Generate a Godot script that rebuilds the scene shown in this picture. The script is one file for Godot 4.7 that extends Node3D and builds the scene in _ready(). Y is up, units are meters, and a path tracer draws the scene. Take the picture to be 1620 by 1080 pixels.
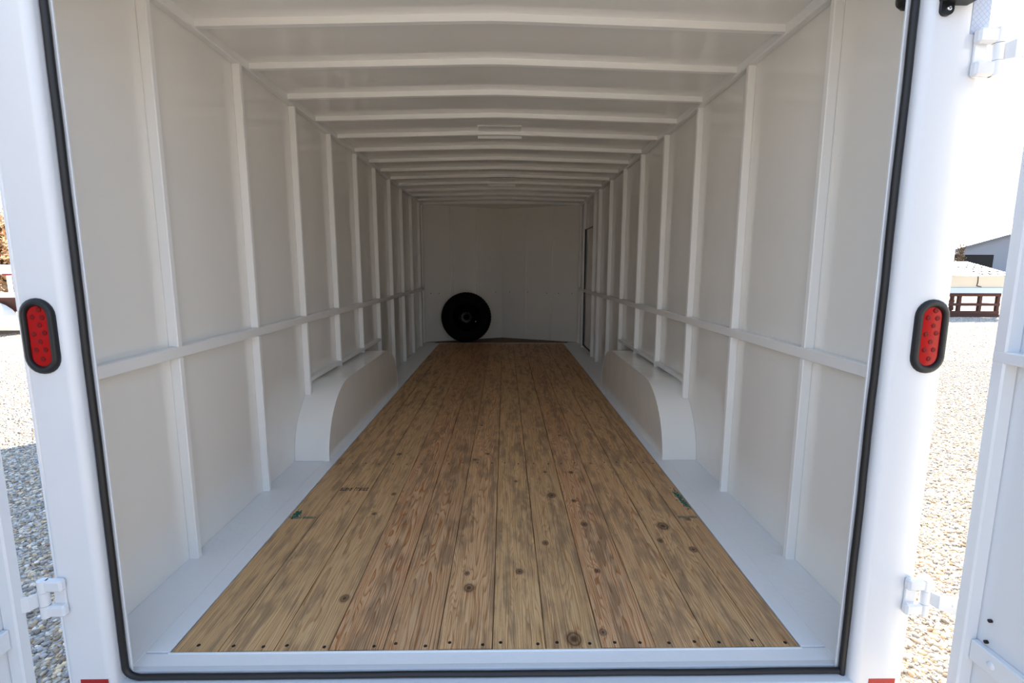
extends Node3D
# An enclosed cargo trailer seen through its open rear doors. Depth d runs forward from the camera (z = -d); y = 0 is the trailer floor.

const CAM_X := 0.0483
const CAM_H := 1.148
const GROUND := -0.55
const SX := 1.174          # inner face of the wall studs
const WX := 1.211          # wall sheet
const STUD_TOP := 2.079
var rng := RandomNumberGenerator.new()
var used := {}
var M := {}

func _ready():
	rng.seed = 77
	# ---------------------------------------------------------------- camera
	var cam := Camera3D.new()
	cam.name = "camera"
	cam.position = Vector3(CAM_X, CAM_H, 0)
	cam.rotation = Vector3(-0.1457, -0.0149, 0.0023)
	cam.fov = rad_to_deg(2.0 * atan(540.0 / 788.7))
	cam.near = 0.02
	cam.far = 2000.0
	add_child(cam)
	cam.current = true
	# ---------------------------------------------------------------- sky, sun, exposure
	var sky_mat := ProceduralSkyMaterial.new()
	sky_mat.sky_top_color = Color(0.66, 0.81, 1.0)
	sky_mat.sky_horizon_color = Color(0.97, 0.98, 1.0)
	sky_mat.sky_curve = 0.22
	sky_mat.ground_bottom_color = Color(0.72, 0.68, 0.62)
	sky_mat.ground_horizon_color = Color(0.85, 0.83, 0.8)
	sky_mat.energy_multiplier = 1.68
	var env := Environment.new()
	env.background_mode = Environment.BG_SKY
	env.sky = Sky.new()
	env.sky.sky_material = sky_mat
	env.tonemap_mode = Environment.TONE_MAPPER_LINEAR
	env.tonemap_exposure = 1.13
	env.sdfgi_enabled = true
	env.ssao_enabled = true
	env.ssil_enabled = true
	var we := WorldEnvironment.new()
	we.name = "sky_environment"
	we.environment = env
	add_child(we)
	var sun := DirectionalLight3D.new()
	sun.name = "sun"
	sun.light_color = Color(1.0, 0.95, 0.86)
	sun.light_energy = 7.2
	sun.light_angular_distance = 0.6
	sun.shadow_enabled = true
	add_child(sun)
	sun.look_at_from_position(Vector3.ZERO, Vector3(-1.32, -1.0, 1.24), Vector3.UP)
	# ---------------------------------------------------------------- large structure
	materials()
	ground()
	trailer_floor()
	walls()
	front_wall()
	ceiling()
	rear_frame()
	door(1, -1.0)
	door(2, 1.0)
	# ---------------------------------------------------------------- objects
	wheel_well(-1.0)
	wheel_well(1.0)
	spare_tire()
	seals()
	tail_light(-1.098, "red oval tail light in black rubber grommet on the left post")
	tail_light(1.125, "red oval tail light in black rubber grommet on the right post")
	tapes()
	brackets()
	light_plates()
	background()

# ------------------------------------------------------------------ naming
func numbered(n: String) -> String:
	if not used.has(n):
		used[n] = 0
		return n
	used[n] += 1
	return "%s_%03d" % [n, used[n]]

func thing(called: String, label: String, category: String, at := Vector3.ZERO, group := "", kind := "") -> Node3D:
	var o := Node3D.new()
	o.name = numbered(called)
	add_child(o)
	o.position = at
	tag(o, label, category, group, kind)
	return o

func tag(o: Node, label: String, category: String, group := "", kind := ""):
	o.set_meta("label", label)
	o.set_meta("category", category)
	if group != "":
		o.set_meta("group", group)
	if kind != "":
		o.set_meta("kind", kind)

func obj(called: String, mesh: Mesh, mat: Material, parent: Node, at := Vector3.ZERO) -> MeshInstance3D:
	var o := MeshInstance3D.new()
	o.name = called
	o.mesh = mesh
	o.material_override = mat
	o.cast_shadow = GeometryInstance3D.SHADOW_CASTING_SETTING_ON
	parent.add_child(o, true)
	o.position = at
	return o

# ------------------------------------------------------------------ mesh helpers
func V(x: float, y: float, d: float) -> Vector3:
	return Vector3(x, y, -d)

func mb() -> SurfaceTool:
	var st := SurfaceTool.new()
	st.begin(Mesh.PRIMITIVE_TRIANGLES)
	return st

func tri(st: SurfaceTool, a: Vector3, b: Vector3, c: Vector3, na: Vector3, nb: Vector3, nc: Vector3, ua := Vector2.ZERO, ub := Vector2.ZERO, uc := Vector2.ZERO):
	if (b - a).cross(c - a).dot(na + nb + nc) > 0.0:
		var t := b; b = c; c = t
		t = nb; nb = nc; nc = t
		var u := ub; ub = uc; uc = u
	st.set_normal(na); st.set_uv(ua); st.add_vertex(a)
	st.set_normal(nb); st.set_uv(ub); st.add_vertex(b)
	st.set_normal(nc); st.set_uv(uc); st.add_vertex(c)

func quad(st: SurfaceTool, a: Vector3, b: Vector3, c: Vector3, d: Vector3, n: Vector3):
	tri(st, a, b, c, n, n, n)
	tri(st, a, c, d, n, n, n)

# a chamfered box between two corners
func bx(st: SurfaceTool, p: Vector3, q: Vector3, ch := 0.002, turn := Transform3D.IDENTITY):
	var lo := Vector3(minf(p.x, q.x), minf(p.y, q.y), minf(p.z, q.z))
	var hi := Vector3(maxf(p.x, q.x), maxf(p.y, q.y), maxf(p.z, q.z))
	var c := (lo + hi) * 0.5
	var h := (hi - lo) * 0.5
	var e := minf(ch, minf(h.x, minf(h.y, h.z)) * 0.49)
	var put := func(s: Vector3, axis: int) -> Vector3:
		var k := Vector3(h.x - e, h.y - e, h.z - e)
		k[axis] = h[axis]
		return turn * (c + s * k)
	for ax in 3:
		var b1 := (ax + 1) % 3
		var b2 := (ax + 2) % 3
		for s in [-1.0, 1.0]:
			var pts := []
			for w in [[-1.0, -1.0], [1.0, -1.0], [1.0, 1.0], [-1.0, 1.0]]:
				var v := Vector3.ZERO
				v[ax] = s; v[b1] = w[0]; v[b2] = w[1]
				pts.append(put.call(v, ax))
			var n := Vector3.ZERO
			n[ax] = s
			quad(st, pts[0], pts[1], pts[2], pts[3], turn.basis * n)
		# the four edges along this axis
		for s1 in [-1.0, 1.0]:
			for s2 in [-1.0, 1.0]:
				var v0 := Vector3.ZERO
				v0[ax] = -1.0; v0[b1] = s1; v0[b2] = s2
				var v1 := v0
				v1[ax] = 1.0
				var n1 := Vector3.ZERO
				n1[b1] = s1; n1[b2] = s2
				quad(st, put.call(v0, b1), put.call(v1, b1), put.call(v1, b2), put.call(v0, b2), (turn.basis * n1).normalized())
	for sx in [-1.0, 1.0]:
		for sy in [-1.0, 1.0]:
			for sz in [-1.0, 1.0]:
				var v := Vector3(sx, sy, sz)
				var n := (turn.basis * v).normalized()
				tri(st, put.call(v, 0), put.call(v, 1), put.call(v, 2), n, n, n)

func box(p: Vector3, q: Vector3, ch := 0.002) -> ArrayMesh:
	var st := mb()
	bx(st, p, q, ch)
	return st.commit()

# sweep a closed 2D profile along a planar path; profile x goes along the in-plane side, y along the plane's normal
func sweep(st: SurfaceTool, path: PackedVector3Array, plane_n: Vector3, prof: PackedVector2Array, closed: bool):
	var n := path.size()
	var m := prof.size()
	var mid := Vector2.ZERO
	for p in prof: mid += p / m
	var rings := []
	var nrm := []
	for i in n:
		var a := path[(i - 1 + n) % n] if closed or i > 0 else path[i]
		var b := path[(i + 1) % n] if closed or i < n - 1 else path[i]
		var t := (b - a).normalized()
		var side := t.cross(plane_n).normalized()
		var stretch := 1.0
		if (closed or (i > 0 and i < n - 1)):
			var t1 := (path[i] - a).normalized()
			stretch = 1.0 / maxf(0.4, t1.dot(t))
		var r := PackedVector3Array()
		var rn := PackedVector3Array()
		for j in m:
			r.append(path[i] + side * prof[j].x * stretch + plane_n * prof[j].y)
			var q := prof[j] - mid
			rn.append((side * q.x + plane_n * q.y).normalized())
		rings.append(r)
		nrm.append(rn)
	for i in (n if closed else n - 1):
		var k := (i + 1) % n
		for j in m:
			var l := (j + 1) % m
			tri(st, rings[i][j], rings[k][j], rings[k][l], nrm[i][j], nrm[k][j], nrm[k][l])
			tri(st, rings[i][j], rings[k][l], rings[i][l], nrm[i][j], nrm[k][l], nrm[i][l])
	if not closed:
		for e in [0, n - 1]:
			var t: Vector3 = (path[1] - path[0]).normalized() * -1.0 if e == 0 else (path[n - 1] - path[n - 2]).normalized()
			for j in range(1, m - 1):
				tri(st, rings[e][0], rings[e][j], rings[e][j + 1], t, t, t)

func circle(r: float, k := 10, sy := 1.0) -> PackedVector2Array:
	var p := PackedVector2Array()
	for i in k:
		p.append(Vector2(cos(TAU * i / k) * r, sin(TAU * i / k) * r * sy))
	return p

# extrude a polygon in the (x, y) plane by depth; faces flat-shaded, transform places it
func prism(st: SurfaceTool, poly: PackedVector2Array, d0: float, d1: float, turn := Transform3D.IDENTITY):
	var ix := Geometry2D.triangulate_polygon(poly)
	for i in range(0, ix.size(), 3):
		var a := poly[ix[i]]
		var b := poly[ix[i + 1]]
		var c := poly[ix[i + 2]]
		for e in [[d0, signf(d0 - d1)], [d1, signf(d1 - d0)]]:
			var n: Vector3 = turn.basis * Vector3(0, 0, e[1])
			tri(st, turn * Vector3(a.x, a.y, e[0]), turn * Vector3(b.x, b.y, e[0]), turn * Vector3(c.x, c.y, e[0]), n, n, n)
	var area := 0.0
	for i in poly.size():
		var a := poly[i]
		var b := poly[(i + 1) % poly.size()]
		area += a.cross(b)
	for i in poly.size():
		var a := poly[i]
		var b := poly[(i + 1) % poly.size()]
		var n2 := (b - a).normalized()
		n2 = Vector2(n2.y, -n2.x) * signf(area)
		var n: Vector3 = turn.basis * Vector3(n2.x, n2.y, 0)
		quad(st, turn * Vector3(a.x, a.y, d0), turn * Vector3(b.x, b.y, d0), turn * Vector3(b.x, b.y, d1), turn * Vector3(a.x, a.y, d1), n)

# lathe a profile of (radius, along) about +z
func lathe(st: SurfaceTool, prof: PackedVector2Array, k := 40, turn := Transform3D.IDENTITY):
	var m := prof.size()
	for j in m - 1:
		var p := prof[j]
		var q := prof[j + 1]
		var t := (q - p).normalized()
		var n2 := Vector2(t.y, -t.x)
		for i in k:
			var a0 := TAU * i / k
			var a1 := TAU * (i + 1) / k
			var f := func(v: Vector2, a: float) -> Vector3: return turn * Vector3(v.x * cos(a), v.x * sin(a), v.y)
			var g := func(a: float) -> Vector3: return turn.basis * Vector3(n2.x * cos(a), n2.x * sin(a), n2.y)
			tri(st, f.call(p, a0), f.call(p, a1), f.call(q, a1), g.call(a0), g.call(a1), g.call(a1))
			tri(st, f.call(p, a0), f.call(q, a1), f.call(q, a0), g.call(a0), g.call(a1), g.call(a0))

func cyl(st: SurfaceTool, a: Vector3, b: Vector3, r: float, k := 12):
	var z := (b - a).normalized()
	var x := z.cross(Vector3.UP if absf(z.y) < 0.9 else Vector3.RIGHT).normalized()
	var t := Transform3D(Basis(x, z.cross(x), z), a)
	var l := (b - a).length()
	lathe(st, PackedVector2Array([Vector2(0.0001, 0), Vector2(r, 0), Vector2(r, l), Vector2(0.0001, l)]), k, t)

# ------------------------------------------------------------------ materials
func mat(c: Color, rough := 0.5, metal := 0.0) -> StandardMaterial3D:
	var m := StandardMaterial3D.new()
	m.albedo_color = c
	m.roughness = rough
	m.metallic = metal
	return m

func noise_tex(freq: float, size: int, normal: bool, strength := 4.0, sd := 3) -> NoiseTexture2D:
	var f := FastNoiseLite.new()
	f.seed = sd
	f.noise_type = FastNoiseLite.TYPE_SIMPLEX_SMOOTH
	f.frequency = freq
	f.fractal_octaves = 3
	var t := NoiseTexture2D.new()
	t.width = size
	t.height = size
	t.seamless = true
	t.as_normal_map = normal
	t.bump_strength = strength
	t.noise = f
	return t

func materials():
	var sheet := mat(Color(0.957, 0.944, 0.915), 0.09)
	sheet.metallic_specular = 0.6
	sheet.normal_enabled = true
	sheet.normal_texture = noise_tex(0.012, 256, true, 3.0)
	sheet.normal_scale = 0.14
	sheet.uv1_triplanar = true
	sheet.uv1_world_triplanar = true
	sheet.uv1_scale = Vector3(0.8, 0.8, 0.8)
	M.sheet = sheet
	M.white = mat(Color(0.94, 0.935, 0.925), 0.3)
	M.tube = mat(Color(0.957, 0.948, 0.93), 0.33)
	var deck := mat(Color(0.945, 0.945, 0.945), 0.3)
	deck.normal_enabled = true
	deck.normal_texture = noise_tex(0.05, 256, true, 2.0, 9)
	deck.normal_scale = 0.2
	deck.uv1_triplanar = true
	deck.uv1_world_triplanar = true
	deck.uv1_scale = Vector3(2, 2, 2)
	M.deck = deck
	M.post = mat(Color(0.855, 0.86, 0.87), 0.25)
	M.door_paint = mat(Color(0.855, 0.865, 0.875), 0.28)
	M.rubber = mat(Color(0.085, 0.085, 0.09), 0.5)
	M.black = mat(Color(0.07, 0.07, 0.075), 0.35)
	M.tire = mat(Color(0.022, 0.022, 0.022), 0.75)
	M.tire.metallic_specular = 0.25
	M.rim = mat(Color(0.012, 0.012, 0.012), 0.16)
	M.rim.metallic_specular = 0.2
	M.hub = mat(Color(0.01, 0.01, 0.01), 0.9)
	M.hub.metallic_specular = 0.1
	M.chrome = mat(Color(0.8, 0.8, 0.82), 0.2, 1.0)
	M.screw = mat(Color(0.16, 0.12, 0.1), 0.5, 0.3)
	M.dark = mat(Color(0.1, 0.09, 0.08), 0.8)
	M.lens = mat(Color(0.64, 0.04, 0.035), 0.2)
	M.lens.metallic_specular = 0.3
	M.led = mat(Color(0.45, 0.05, 0.045), 0.3)
	M.led.metallic_specular = 0.3
	M.red = mat(Color(0.66, 0.04, 0.05), 0.35)
	M.silver = mat(Color(0.66, 0.7, 0.78), 0.35)
	var hatch := Image.create(64, 64, false, Image.FORMAT_RGB8)
	for y in 64:
		for x in 64:
			var k := 0.88 if (x + y) % 16 < 2 or (x - y + 64) % 16 < 2 else 1.0
			hatch.set_pixel(x, y, Color(k, k, k))
	var ht := ImageTexture.create_from_image(hatch)
	for k in ["red", "silver"]:
		M[k].albedo_texture = ht
		M[k].uv1_triplanar = true
		M[k].uv1_scale = Vector3(20, 20, 20)
	# gravel
	var ramp := Gradient.new()
	ramp.interpolation_mode = Gradient.GRADIENT_INTERPOLATE_CONSTANT
	ramp.offsets = PackedFloat32Array([0.0, 0.12, 0.25, 0.38, 0.5, 0.62, 0.75, 0.88])
	ramp.colors = PackedColorArray([Color(0.59, 0.55, 0.50), Color(0.76, 0.70, 0.63), Color(0.67, 0.65, 0.63), Color(0.77, 0.69, 0.58), Color(0.71, 0.68, 0.66), Color(0.68, 0.59, 0.48), Color(0.80, 0.77, 0.72), Color(0.61, 0.60, 0.60)])
	var cn := FastNoiseLite.new()
	cn.seed = 5
	cn.noise_type = FastNoiseLite.TYPE_CELLULAR
	cn.cellular_return_type = FastNoiseLite.RETURN_CELL_VALUE
	cn.cellular_jitter = 1.0
	cn.frequency = 0.08
	cn.fractal_type = FastNoiseLite.FRACTAL_NONE
	var ct := NoiseTexture2D.new()
	ct.width = 1024; ct.height = 1024
	ct.noise = cn
	ct.seamless = true
	ct.normalize = true
	ct.color_ramp = ramp
	var dn := cn.duplicate()
	dn.cellular_return_type = FastNoiseLite.RETURN_DISTANCE
	var dt := NoiseTexture2D.new()
	dt.width = 1024; dt.height = 1024
	dt.noise = dn
	dt.seamless = true
	dt.as_normal_map = true
	dt.bump_strength = 12.0
	var g := mat(Color(1, 1, 1), 0.9)
	g.albedo_texture = ct
	g.normal_enabled = true
	g.normal_texture = dt
	g.normal_scale = 1.0
	g.uv1_triplanar = true
	g.uv1_world_triplanar = true
	g.uv1_scale = Vector3(0.7, 0.7, 0.7)
	M.gravel = g
	var stone := mat(Color(1, 1, 1), 0.85)
	stone.vertex_color_use_as_albedo = true
	M.stone = stone

# ------------------------------------------------------------------ ground
func ground():
	var root := thing("ground", "pale gravel yard around the trailer, sunlit beyond the shadow of the trailer", "gravel", Vector3(0, GROUND, 0), "", "structure")
	var st := mb()
	bx(st, Vector3(-700, -0.4, -700), Vector3(700, 0, 700), 0.01)
	obj("gravel_bed", st.commit(), M.gravel, root)
	# loose stones in the two strips of yard seen beside the trailer
	var r := RandomNumberGenerator.new()
	r.seed = 11
	var sm := SphereMesh.new()
	sm.radius = 0.5; sm.height = 1.0; sm.radial_segments = 6; sm.rings = 3
	var arr := sm.get_mesh_arrays()
	var vs: PackedVector3Array = arr[Mesh.ARRAY_VERTEX]
	for i in vs.size():
		var v := vs[i]
		var k := 1.0 + 0.22 * sin(v.x * 7.0 + 1.3) * cos(v.z * 9.0 + v.y * 5.0)
		vs[i] = v * k
	arr[Mesh.ARRAY_VERTEX] = vs
	var am := ArrayMesh.new()
	am.add_surface_from_arrays(Mesh.PRIMITIVE_TRIANGLES, arr)
	var tones := [Color(0.66, 0.61, 0.55), Color(0.84, 0.78, 0.7), Color(0.74, 0.72, 0.7), Color(0.86, 0.77, 0.64), Color(0.79, 0.76, 0.73), Color(0.76, 0.65, 0.53), Color(0.89, 0.85, 0.8), Color(0.68, 0.67, 0.67)]
	# side, nearest and farthest depth, range of x / depth, size of the stones
	for q in [[-1.0, 1.1, 9.0, 0.72, 1.15, 0.007, 80000], [1.0, 1.1, 9.0, 0.72, 1.15, 0.007, 80000], [-1.0, 9.0, 13.0, 0.9, 1.06, 0.014, 30000], [1.0, 9.0, 17.5, 0.8, 1.05, 0.014, 90000]]:
		var mm := MultiMesh.new()
		mm.transform_format = MultiMesh.TRANSFORM_3D
		mm.use_colors = true
		mm.mesh = am
		mm.instance_count = q[6]
		for i in int(q[6]):
			var d := sqrt(r.randf_range(q[1] * q[1], q[2] * q[2]))
			var x: float = q[0] * d * r.randf_range(q[3], q[4])
			var sz: float = q[5] + 0.020 * pow(r.randf(), 1.8)
			var b := Basis.from_euler(Vector3(r.randf() * 0.5, r.randf() * TAU, r.randf() * 0.5)).scaled_local(Vector3(sz * 1.3, sz * 0.75, sz))
			mm.set_instance_transform(i, Transform3D(b, Vector3(x, sz * 0.18, -d)))
			var c: Color = tones[r.randi() % tones.size()]
			mm.set_instance_color(i, (c * r.randf_range(0.72, 1.06)).srgb_to_linear())
		var mi := MultiMeshInstance3D.new()
		mi.name = "loose_stones"
		mi.multimesh = mm
		mi.material_override = M.stone
		mi.set_meta("kind", "stuff")
		root.add_child(mi, true)

# ------------------------------------------------------------------ floor
const JOINTS := [-0.960, -0.819, -0.653, -0.487, -0.322, -0.158, 0.011, 0.175, 0.346, 0.513, 0.682, 0.846, 0.957]
const WOOD_NEAR := 1.368
const WOOD_FAR := 7.645
# knots: across, depth, size
const KNOTS := [[-0.608, 2.986, 1.3], [0.278, 2.704, 0.8], [0.29, 2.408, 1.7], [0.394, 2.343, 1.0], [0.425, 2.694, 1.1], [0.409, 2.113, 1.2], [0.828, 1.903, 1.3], [0.762, 2.093, 2.0], [-0.081, 1.662, 1.5], [-0.094, 1.749, 0.8], [0.266, 1.408, 2.0], [0.221, 1.962, 1.1], [0.404, 1.76, 0.9], [0.362, 1.434, 1.0], [-0.056, 2.981, 0.9], [-0.133, 2.888, 1.0], [0.109, 2.578, 0.8], [-0.568, 2.223, 0.9], [-0.521, 2.43, 1.0], [-0.514, 1.611, 1.3], [-0.633, 4.762, 1.3], [-0.121, 3.551, 0.9], [0.384, 4.919, 0.8], [0.428, 3.322, 0.9], [0.417, 4.177, 0.8], [0.80, 3.75, 0.8], [0.64, 3.802, 0.7], [0.9, 2.155, 0.9], [0.713, 1.972, 1.0], [-0.13, 4.707, 0.8], [-0.033, 4.681, 0.7], [-0.417, 4.396, 0.8], [-0.709, 5.415, 1.0], [0.105, 1.76, 1.1]]

func plank_texture(k: int, x0: float, x1: float) -> ImageTexture:
	var W := 192
	var H := 1536
	var L := WOOD_FAR - WOOD_NEAR
	var r := RandomNumberGenerator.new()
	r.seed = 100 + k * 17
	var fields := []
	for q in [[24, 96, 0.09, 3], [64, 768, 0.045, 5], [192, 60, 0.3, 2], [16, 60, 0.11, 4]]:
		var f := FastNoiseLite.new()
		f.seed = 31 * k + int(q[0])
		f.noise_type = FastNoiseLite.TYPE_SIMPLEX_SMOOTH
		f.frequency = q[2]
		f.fractal_octaves = q[3]
		var im := f.get_image(q[0], q[1], false, false, true)
		im.convert(Image.FORMAT_L8)
		im.resize(W, H, Image.INTERPOLATE_CUBIC)
		fields.append(im.get_data())
	var wn: PackedByteArray = fields[0]
	var dn: PackedByteArray = fields[1]
	var gn: PackedByteArray = fields[2]
	var bn: PackedByteArray = fields[3]
	var flat: bool = k != 6 and k != 9 and k != 0
	var uc := r.randf_range(-0.03, 0.03) if flat else r.randf_range(0.09, 0.14) * (1.0 if r.randf() < 0.5 else -1.0)
	var K := r.randf_range(900.0, 1400.0) if flat else r.randf_range(700.0, 1000.0)
	var slope := r.randf_range(1.3, 2.4) * (1.0 if r.randf() < 0.5 else -1.0) if flat else 0.4
	var tone := r.randf_range(-0.05, 0.05)
	var red: float = [0.25, 0.3, 0.35, 0.95, 0.85, 0.65, 0.3, 0.35, 0.95, 0.6, 0.45, 0.55][k]
	var bold: float = [0.6, 0.65, 0.75, 1.25, 1.2, 1.0, 0.8, 0.8, 1.15, 0.95, 0.85, 0.85][k]
	var e := Vector3(0.74, 0.495, 0.255).lerp(Vector3(0.68, 0.435, 0.25), red) * (1.0 + tone)
	var late := Vector3(0.42, 0.15, 0.035).lerp(Vector3(0.39, 0.21, 0.08), 1.0 - red)
	var dirt := Vector3(0.23, 0.155, 0.095)
	var wdt := x1 - x0
	var kn := []
	for a in KNOTS:
		if a[0] > x0 and a[0] < x1: kn.append(a)
	for i in 3:
		kn.append([r.randf_range(x0 + 0.02, x1 - 0.02), r.randf_range(4.5, 7.4), r.randf_range(0.5, 0.9)])
	var out := PackedByteArray()
	out.resize(W * H * 3)
	var o := 0
	var i := 0
	for y in H:
		var d := WOOD_NEAR + L * (y + 0.5) / H
		var near := []
		for a in kn:
			if absf(d - a[1]) < 0.16: near.append(a)
		for x in W:
			var u := wdt * ((x + 0.5) / W - 0.5)
			var w := (wn[i] - 128) / 128.0
			var du := u - uc - w * 0.012
			var f := du * du * K + d * slope + w * 2.2
			var kd := 0.0
			for a in near:
				var ku: float = (x0 + wdt * 0.5 + u - a[0]) / (0.011 * a[2])
				var kv: float = (d - a[1]) / (0.0145 * a[2])
				var rr := ku * ku + kv * kv
				f += 1.6 * exp(-rr * 0.12)
				if rr < 2.6: kd = maxf(kd, clampf(1.5 - rr * 0.7, 0.0, 1.0) * (0.75 + 0.25 * cos(rr * 7.0)))
			var t := f - floorf(f)
			var l := t * t * t
			if t > 0.93: l *= (1.0 - t) / 0.07
			l = l * bold + clampf((gn[i] - 128) / 130.0, -0.3, 0.45)
			var g := clampf((dn[i] - 128) / 240.0 + (bn[i] - 128) / 260.0 + 0.10 + (gn[i] - 128) / 400.0, 0.0, 0.55)
			var c := e.lerp(late, clampf(l, -0.15, 1.0)).lerp(dirt, g)
			if kd > 0.0: c = c.lerp(Vector3(0.075, 0.035, 0.022), kd * 0.92)
			out[o] = int(clampf(sqrt(c.x) * 255.0, 0, 255))
			out[o + 1] = int(clampf(sqrt(c.y) * 255.0, 0, 255))
			out[o + 2] = int(clampf(sqrt(c.z) * 255.0, 0, 255))
			o += 3
			i += 1
	var im := Image.create_from_data(W, H, false, Image.FORMAT_RGB8, out)
	# marks on the boards: green end paint and rows of small printed characters
	if k == 0 or k == 11:
		var spots := [[-0.931, 2.212, 0.016, 0.03, 26]] if k == 0 else [[0.931, 2.40, 0.012, 0.05, 30], [0.936, 2.32, 0.012, 0.05, 34]]
		for s in spots:
			for j in s[4] * 5:
				var px := int((s[0] + r.randfn(0.0, s[2] * 0.6) - x0) / wdt * W)
				var py := int((s[1] + r.randfn(0.0, s[3] * 0.6) - WOOD_NEAR) / L * H)
				im.fill_rect(Rect2i(px, py, r.randi_range(3, 8), r.randi_range(1, 3)).intersection(Rect2i(0, 0, W, H)), Color(0.05, 0.36, 0.31))
		var row := 2.19 if k == 0 else 2.178
		for j in 15:
			var cx := 24 + j * 10 + (3 if j > 6 else 0)
			glyph(im, cx, int((row - WOOD_NEAR) / L * H) - 3, Color(0.13, 0.36, 0.34), r, 6, 5)
	if k == 1:
		for j in 12:
			if j == 5: continue
			glyph(im, 10 + j * 14, int((2.47 - WOOD_NEAR) / L * H), Color(0.12, 0.1, 0.09), r, 10, 9)
	return ImageTexture.create_from_image(im)

# one worn, unreadable printed character
func glyph(im: Image, x: int, y: int, c: Color, r: RandomNumberGenerator, w: int, h: int):
	im.fill_rect(Rect2i(x, y, 3, h), c)
	if r.randf() < 0.7: im.fill_rect(Rect2i(x, y, w, 2), c)
	if r.randf() < 0.7: im.fill_rect(Rect2i(x, y + h - 2, w, 2), c)
	if r.randf() < 0.6: im.fill_rect(Rect2i(x + w - 3, y, 3, h), c)
	if r.randf() < 0.4: im.fill_rect(Rect2i(x, y + h / 2, w, 2), c)

func plank_mesh(x0: float, x1: float, lift: float) -> ArrayMesh:
	var st := mb()
	var a := x0 + 0.0012
	var b := x1 - 0.0012
	var c := 0.0018
	var y := lift
	var xs := [a, a + c, b - c, b]
	var ys := [y - c, y, y, y - c]
	for j in 3:
		var n := Vector3(ys[j] - ys[j + 1], xs[j + 1] - xs[j], 0).normalized()
		var u0: float = (xs[j] - x0) / (x1 - x0)
		var u1: float = (xs[j + 1] - x0) / (x1 - x0)
		var p := [V(xs[j], ys[j], WOOD_NEAR), V(xs[j + 1], ys[j + 1], WOOD_NEAR), V(xs[j + 1], ys[j + 1], WOOD_FAR), V(xs[j], ys[j], WOOD_FAR)]
		tri(st, p[0], p[1], p[2], n, n, n, Vector2(u0, 0), Vector2(u1, 0), Vector2(u1, 1))
		tri(st, p[0], p[2], p[3], n, n, n, Vector2(u0, 0), Vector2(u1, 1), Vector2(u0, 1))
	for e in [[a, -1.0, 0.01], [b, 1.0, 0.99]]:
		var n := Vector3(e[1], 0, 0)
		var p := [V(e[0], y - c, WOOD_NEAR), V(e[0], y - c, WOOD_FAR), V(e[0], -0.036, WOOD_FAR), V(e[0], -0.036, WOOD_NEAR)]
		tri(st, p[0], p[1], p[2], n, n, n, Vector2(e[2], 0), Vector2(e[2], 1), Vector2(e[2], 1))
		tri(st, p[0], p[2], p[3], n, n, n, Vector2(e[2], 0), Vector2(e[2], 1), Vector2(e[2], 0))
	for e in [[WOOD_NEAR, 1.0, 0.0], [WOOD_FAR, -1.0, 1.0]]:
		var n := Vector3(0, 0, e[1])
		var p := [V(a, y - c, e[0]), V(b, y - c, e[0]), V(b, -0.036, e[0]), V(a, -0.036, e[0])]
		tri(st, p[0], p[1], p[2], n, n, n, Vector2(0, e[2]), Vector2(1, e[2]), Vector2(1, e[2]))
		tri(st, p[0], p[2], p[3], n, n, n, Vector2(0, e[2]), Vector2(1, e[2]), Vector2(0, e[2]))
	return st.commit()

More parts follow.
